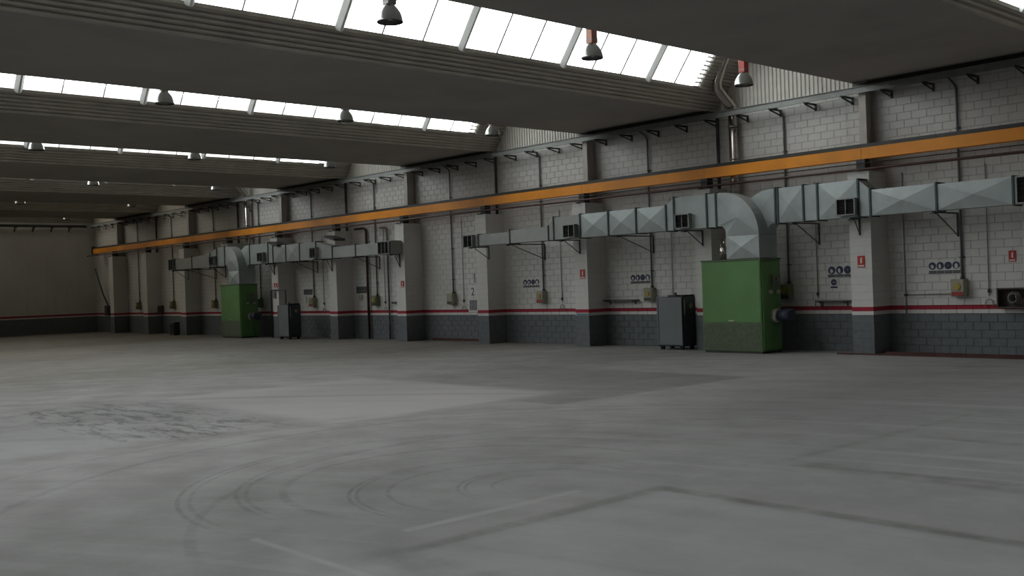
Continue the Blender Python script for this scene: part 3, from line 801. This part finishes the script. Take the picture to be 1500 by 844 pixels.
MB().bbox(-53.1, -52.6, -.3, 0, 1.05, 1.7, .02).thing('switch_box', 'bracket', 'dark box at the foot of the slanting corner pipe', 'switch box', (-52.85, 0, 1.05))
MB().bbox(-45.2, -44.75, -.3, 0, 1.14, 1.62, .02).thing('wall_cabinet', 'brown', 'small dark cabinet on the wall in the far bays beside a switch box', 'cabinet', (-45, 0, 1.14))
MB().tube([(-45.35, -.07, 4.78), (-45.35, -.07, 0)], .06, 8).thing('downpipe', 'bracket', 'dark downpipe against a pilaster in the far bays', 'pipe', (-45.35, -.07, 0))
bx = thing('stove_box', 'low black box standing against the far pilaster', 'box', (-41.1, -1.1, 0))
MB().bbox(-41.3, -40.75, -1.25, -.9, .0, .72, .02).part('body', 'cab_dk', bx); MB().box(-41.25, -40.8, -1.262, -1.25, .1, .62).part('door', 'black', bx)
# bent pipe frame in front of the pilaster by the grey cabinet at the back
pf = thing('bent_pipe_stand', 'thin dark bent-pipe stand against the pilaster behind the rear grey cabinet', 'stand', (-30.2, -.93, 0))
MB().tube([(-30.62, -.93, 0), (-30.62, -.93, 2.22), (-30.6, -.93, 2.25), (-29.3, -.93, 2.25), (-29.27, -.93, 2.22), (-29.27, -.93, 0)], .03, 8).part('tube', 'bracket', pf)
MB().box(-30.45, -30.25, -.94, -.925, 1.88, 2.18).part('plate', 'signg', pf)

# ------------------------------------------------------------------ signs
def disc(cx, cz, r, y, n=16): return [(cx+r*math.cos(2*math.pi*i/n), y, cz+r*math.sin(2*math.pi*i/n)) for i in range(n)]
def ppe(x0, x1, z0, z1, label):
    s_ = thing('safety_sign', label, 'sign', ((x0+x1)/2, 0, z0), 'protective equipment signs')
    MB().box(x0, x1, -.012, -.003, z0, z1).part('plate', 'signw', s_)
    w = (x1-x0)/4; r = min(w*.47, (z1-z0)*.35); zc = z0+(z1-z0)*.64
    for i in range(4):
        cx = x0+w*(i+.5)
        d = MB(); pts = disc(cx, zc, r, -.018); d.poly(pts); pb = disc(cx, zc, r, -.012)
        for j in range(16): d.poly([pts[j], pts[(j+1) % 16], pb[(j+1) % 16], pb[j]])
        dd = d.part('pictogram', 'signb', s_)
        if i == 0: MB().poly([(cx-.02-r*.05, -.0195, zc-r*.75), (cx+r*.45, -.0195, zc-r*.45), (cx+r*.25, -.0195, zc+r*.15), (cx-r*.25, -.0195, zc+r*.35), (cx-r*.45, -.0195, zc-r*.1)]).part('head_symbol', 'signw', dd)
        if i == 1: MB().poly([(cx-r*.35, -.0195, zc-r*.6), (cx+r*.2, -.0195, zc-r*.75), (cx+r*.2, -.0195, zc+r*.2), (cx-r*.15, -.0195, zc+r*.5), (cx-r*.5, -.0195, zc+r*.1)]).part('ear_symbol', 'signw', dd)
        if i == 3: MB().poly([(cx-r*.4, -.0195, zc-r*.8), (cx+r*.4, -.0195, zc-r*.8), (cx+r*.42, -.0195, zc+r*.25), (cx, -.0195, zc+r*.55), (cx-r*.42, -.0195, zc+r*.25)]).part('glove_symbol', 'signw', dd)
        if i == 2: MB().poly(disc(cx, zc, r*.22, -.0195, 8)).part('dot_symbol', 'signg', dd)
        b0 = z0+(z1-z0)*.04; b1 = z0+(z1-z0)*.27
        t = MB().box(cx-w*.47, cx+w*.47, -.016, -.012, b0, b1).part('caption_strip', 'signk', s_)
        for q in range(5):
            xx = cx-w*.38+w*.19*q*.85
            MB().box(xx, xx+w*.09, -.018, -.016, b0+(b1-b0)*.3, b0+(b1-b0)*.75).part('caption_mark', 'signg', t)
ppe(1.07, 1.88, 2.0, 2.33, 'four-circle safety sign above the beige switch box at the right edge')
ppe(-1.77, -.82, 2.0, 2.31, 'four-circle safety sign right of the near green heater')
ppe(-8.9, -8.08, 2.0, 2.31, 'four-circle safety sign above the near grey cabinet')
ppe(-14.02, -13.2, 1.98, 2.30, 'four-circle safety sign in the fourth bay, left of the conduit')
s_ = thing('safety_sign', 'small single-circle blue sign below the four-circle sign by the near heater', 'sign', (-1.6, 0, 1.7))
MB().box(-1.71, -1.49, -.012, -.003, 1.70, 1.98).part('plate', 'signw', s_); MB().poly(disc(-1.6, 1.87, .09, -.016)).part('pictogram', 'signb', s_)
MB().box(-1.65, -1.55, -.018, -.016, 1.85, 1.89).part('symbol', 'signg', s_); MB().box(-1.70, -1.50, -.016, -.012, 1.71, 1.76).part('caption_strip', 'signb', s_)
def fire(x0, x1, z0, z1, y, label):
    f = thing('fire_sign', label, 'sign', ((x0+x1)/2, y, z0), 'red fire extinguisher signs')
    MB().box(x0, x1, y-.012, y-.003, z0, z1).part('plate', 'signr', f)
    c = (x0+x1)/2; w = x1-x0; h = z1-z0
    MB().box(c-w*.11, c+w*.11, y-.015, y-.012, z0+h*.35, z0+h*.75).part('extinguisher_symbol', 'signw', f)
    MB().box(c-w*.04, c+w*.16, y-.015, y-.012, z0+h*.77, z0+h*.85).part('nozzle_symbol', 'signw', f)
    MB().box(x0+w*.1, x1-w*.1, y-.015, y-.012, z0+h*.08, z0+h*.2).part('caption_strip', 'signw', f)
fire(-.39, -.19, 2.24, 2.54, -PD, 'red extinguisher sign on the nearest pilaster, right of the heater')
fire(3.05, 3.22, 2.24, 2.51, 0, 'red sign on the wall above the hose cabinet at the right edge')
fire(-10.33, -10.10, 2.23, 2.53, -PD, 'red extinguisher sign on the pilaster left of the near grey cabinet')
fire(-20.28, -20.07, 2.16, 2.42, -PD, 'red extinguisher sign on the pilaster right of the grey downpipe')
fire(-30.40, -30.08, 2.36, 2.58, -PD, 'red sign on the pilaster above the thin bent-pipe stand')
def text(parent, txt, x, y, z, size, mat):
    cu = bpy.data.curves.new('lettering', 'FONT'); cu.body = txt; cu.size = size; cu.extrude = .002; cu.align_x = 'CENTER'
    o = bpy.data.objects.new('tmp', cu); C.objects.link(o)
    me = bpy.data.meshes.new_from_object(o.evaluated_get(bpy.context.evaluated_depsgraph_get()))
    bpy.data.objects.remove(o)
    me.materials.clear(); me.materials.append(M[mat]); me.name = 'lettering'
    q = bpy.data.objects.new('lettering', me); C.objects.link(q); q.parent = parent
    org = parent['_org']; q.rotation_euler = (math.pi/2, 0, 0); q.location = (x-org[0], y-org[1], z-org[2])
n2 = thing('number_sign', 'black number 2 with a dark notice below it, partly behind a pilaster', 'sign', (-16.9, 0, 1.15))
MB().box(-17.12, -16.5, -.008, -.002, 1.70, 2.14).part('plate', 'signw', n2); text(n2, '2', -16.88, -.011, 1.76, .42, 'signk')
MB().box(-17.16, -16.60, -.012, -.002, 1.12, 1.62).part('notice_frame', 'signw', n2); MB().box(-17.09, -16.66, -.018, -.012, 1.19, 1.58).part('notice', 'signg', n2)
MB().box(-16.78, -16.72, -.01, -.002, 2.25, 2.6).part('mark', 'signg', n2)
def strip(x0, x1, z0, z1, txt, tx, tz, sz, label):
    s_ = thing('number_sign', label, 'sign', ((x0+x1)/2, 0, z0))
    MB().box(x0, x1, -.012, -.002, z0, z1).part('plate', 'signg', s_)
    w = (x1-x0)/4
    for i in range(4):
        MB().box(x0+w*(i+.14), x0+w*(i+.86), -.016, -.012, z0+(z1-z0)*.36, z1-.02).part('pictogram', 'signk', s_)
    MB().box(x0+.02, x1-.02, -.016, -.012, z0+.02, z0+(z1-z0)*.28).part('caption_strip', 'signk', s_)
    text(s_, txt, tx, -.008, tz, sz, 'signk')
strip(-24.78, -24.0, 1.97, 2.27, '18', -24.45, 1.66, .36, 'grey pictogram strip over the number 18 beside the red standpipe')
strip(-29.2, -28.42, 1.98, 2.24, '5', -28.98, 1.66, .36, 'grey pictogram strip over the number 5 by the rear grey cabinet')
MB().box(-10.56, -10.0, -PD-.006, -PD, 1.015, 1.085).thing('tape_strip', 'teal', 'teal tape strip on the pilaster just below the red stripe', 'tape', (-10.3, -PD, 1.02))

# ------------------------------------------------------------------ shelves, hose cabinet, floor rails
for x0, x1, z, lb in ((-9.98, -8.56, 1.46, 'narrow dark wall shelf left of the near grey cabinet'), (-2.08, -1.09, 1.34, 'narrow dark wall shelf right of the near heater')):
    sh = thing('wall_shelf', lb, 'shelf', ((x0+x1)/2, 0, z))
    MB().box(x0, x1, -.22, 0, z, z+.035).part('board', 'bracket', sh)
    for q in (.12, .88):
        xx = x0+(x1-x0)*q; MB().box(xx-.015, xx+.015, -.2, 0, z-.03, z).box(xx-.015, xx+.015, -.02, 0, z-.12, z).part('bracket', 'bracket', sh)
hc = thing('hose_cabinet', 'dark open hose cabinet with coiled hose on the wall at the right edge', 'cabinet', (3.2, 0, 1.14))
x0, x1, z0, z1 = 2.83, 3.85, 1.14, 1.62
MB().box(x0, x1, -.02, 0, z0, z1).box(x0, x0+.03, -.25, -.02, z0, z1).box(x1-.03, x1, -.25, -.02, z0, z1).box(x0, x1, -.25, -.02, z1-.03, z1).box(x0, x1, -.25, -.02, z0, z0+.03).part('case', 'brown', hc)
MB().tube([(3.2+.15*math.cos(t)*(1-.02*t), -.12-.006*t, 1.37+.16*math.sin(t)*(1-.02*t)) for t in [i*.5 for i in range(40)]], .022, 6).part('hose', 'hose', hc)
MB().tube([(3.45, -.2, 1.3), (3.62, -.2, 1.48)], [.03, .05], 8).part('nozzle', 'redpl', hc)
MB().tube([(3.62, -.16, 1.28), (3.62, -.1, 1.28)], .09, 12).part('valve_wheel', 'redpl', hc)
fr = thing('floor_rail', 'dark red steel channel lying on the floor along the wall at right', 'rail', (4, -1.0, 0))
MB().box(-.95, 13, -1.10, -1.02, 0, .035).part('angle_toe', 'rust', fr); MB().box(.35, 13, -.98, -.95, 0, .09).part('angle_upstand', 'rust', fr)
MB().box(-19.4, -15.7, -.07, 0, 0, .10).thing('base_rail', 'rust', 'rusty kick rail at the wall foot between two middle pilasters', 'rail', (-17.5, 0, 0))

# ------------------------------------------------------------------ grey machine cabinets
def cabinet(x0, x1, y0, y1, zt, label, skew=0):
    c = thing('compressor_cabinet', label, 'cabinet', ((x0+x1)/2, (y0+y1)/2, 0), 'grey compressor cabinets')
    MB().bbox(x0, x1, y0, y1, .10, zt, .02).part('body', 'cab_dk', c)
    f = MB().bbox(x0+.01, x1-.01, y0-.02, y0, .14, zt-.02, .008).part('front_panel', 'cab', c)
    MB().box(x0+.07, x0+.085, y0-.026, y0-.02, .16, zt-.04).part('panel_seam', 'cab_dk', f)
    s_ = MB().bbox(x1, x1+.02, y0+.04, y1-.04, .14, zt-.03, .006).part('side_panel', 'cab_dk', c)
    MB().box(x1+.02, x1+.028, y0+.06, y0+.10, zt-.55, zt-.08).part('edge_trim', 'thin', s_)
    MB().tube([(x1+.02, y0+.38, zt-.28), (x1+.035, y0+.38, zt-.28)], .08, 12).part('warning_disc', 'olive', s_)
    for xx in (x0+.06, x1-.16):
        for yy in (y0+.05, y1-.15): MB().box(xx, xx+.1, yy, yy+.1, 0, .10).part('foot', 'black', c)
    MB().box(x0+.28, x0+.60, y0+.2, y0+.4, zt, zt+.05).tube([(x0+.5, y0+.3, zt), (x0+.5, y0+.3, zt+.12)], .035, 8).part('pipe_connection', 'bracket', c)
    MB().box(x1-.12, x1-.0, y0+.05, y1-.05, zt, zt+.05).part('top_vent', 'black', c)
    return c
cabinet(-6.87, -5.9, -1.2, -.55, 1.58, 'grey compressor cabinet beside the near green heater')
cabinet(-28.85, -27.88, -1.62, -.99, 1.56, 'dark grey compressor cabinet far back near the far heater')

for o in bpy.data.objects:
    if '_org' in o: del o['_org']
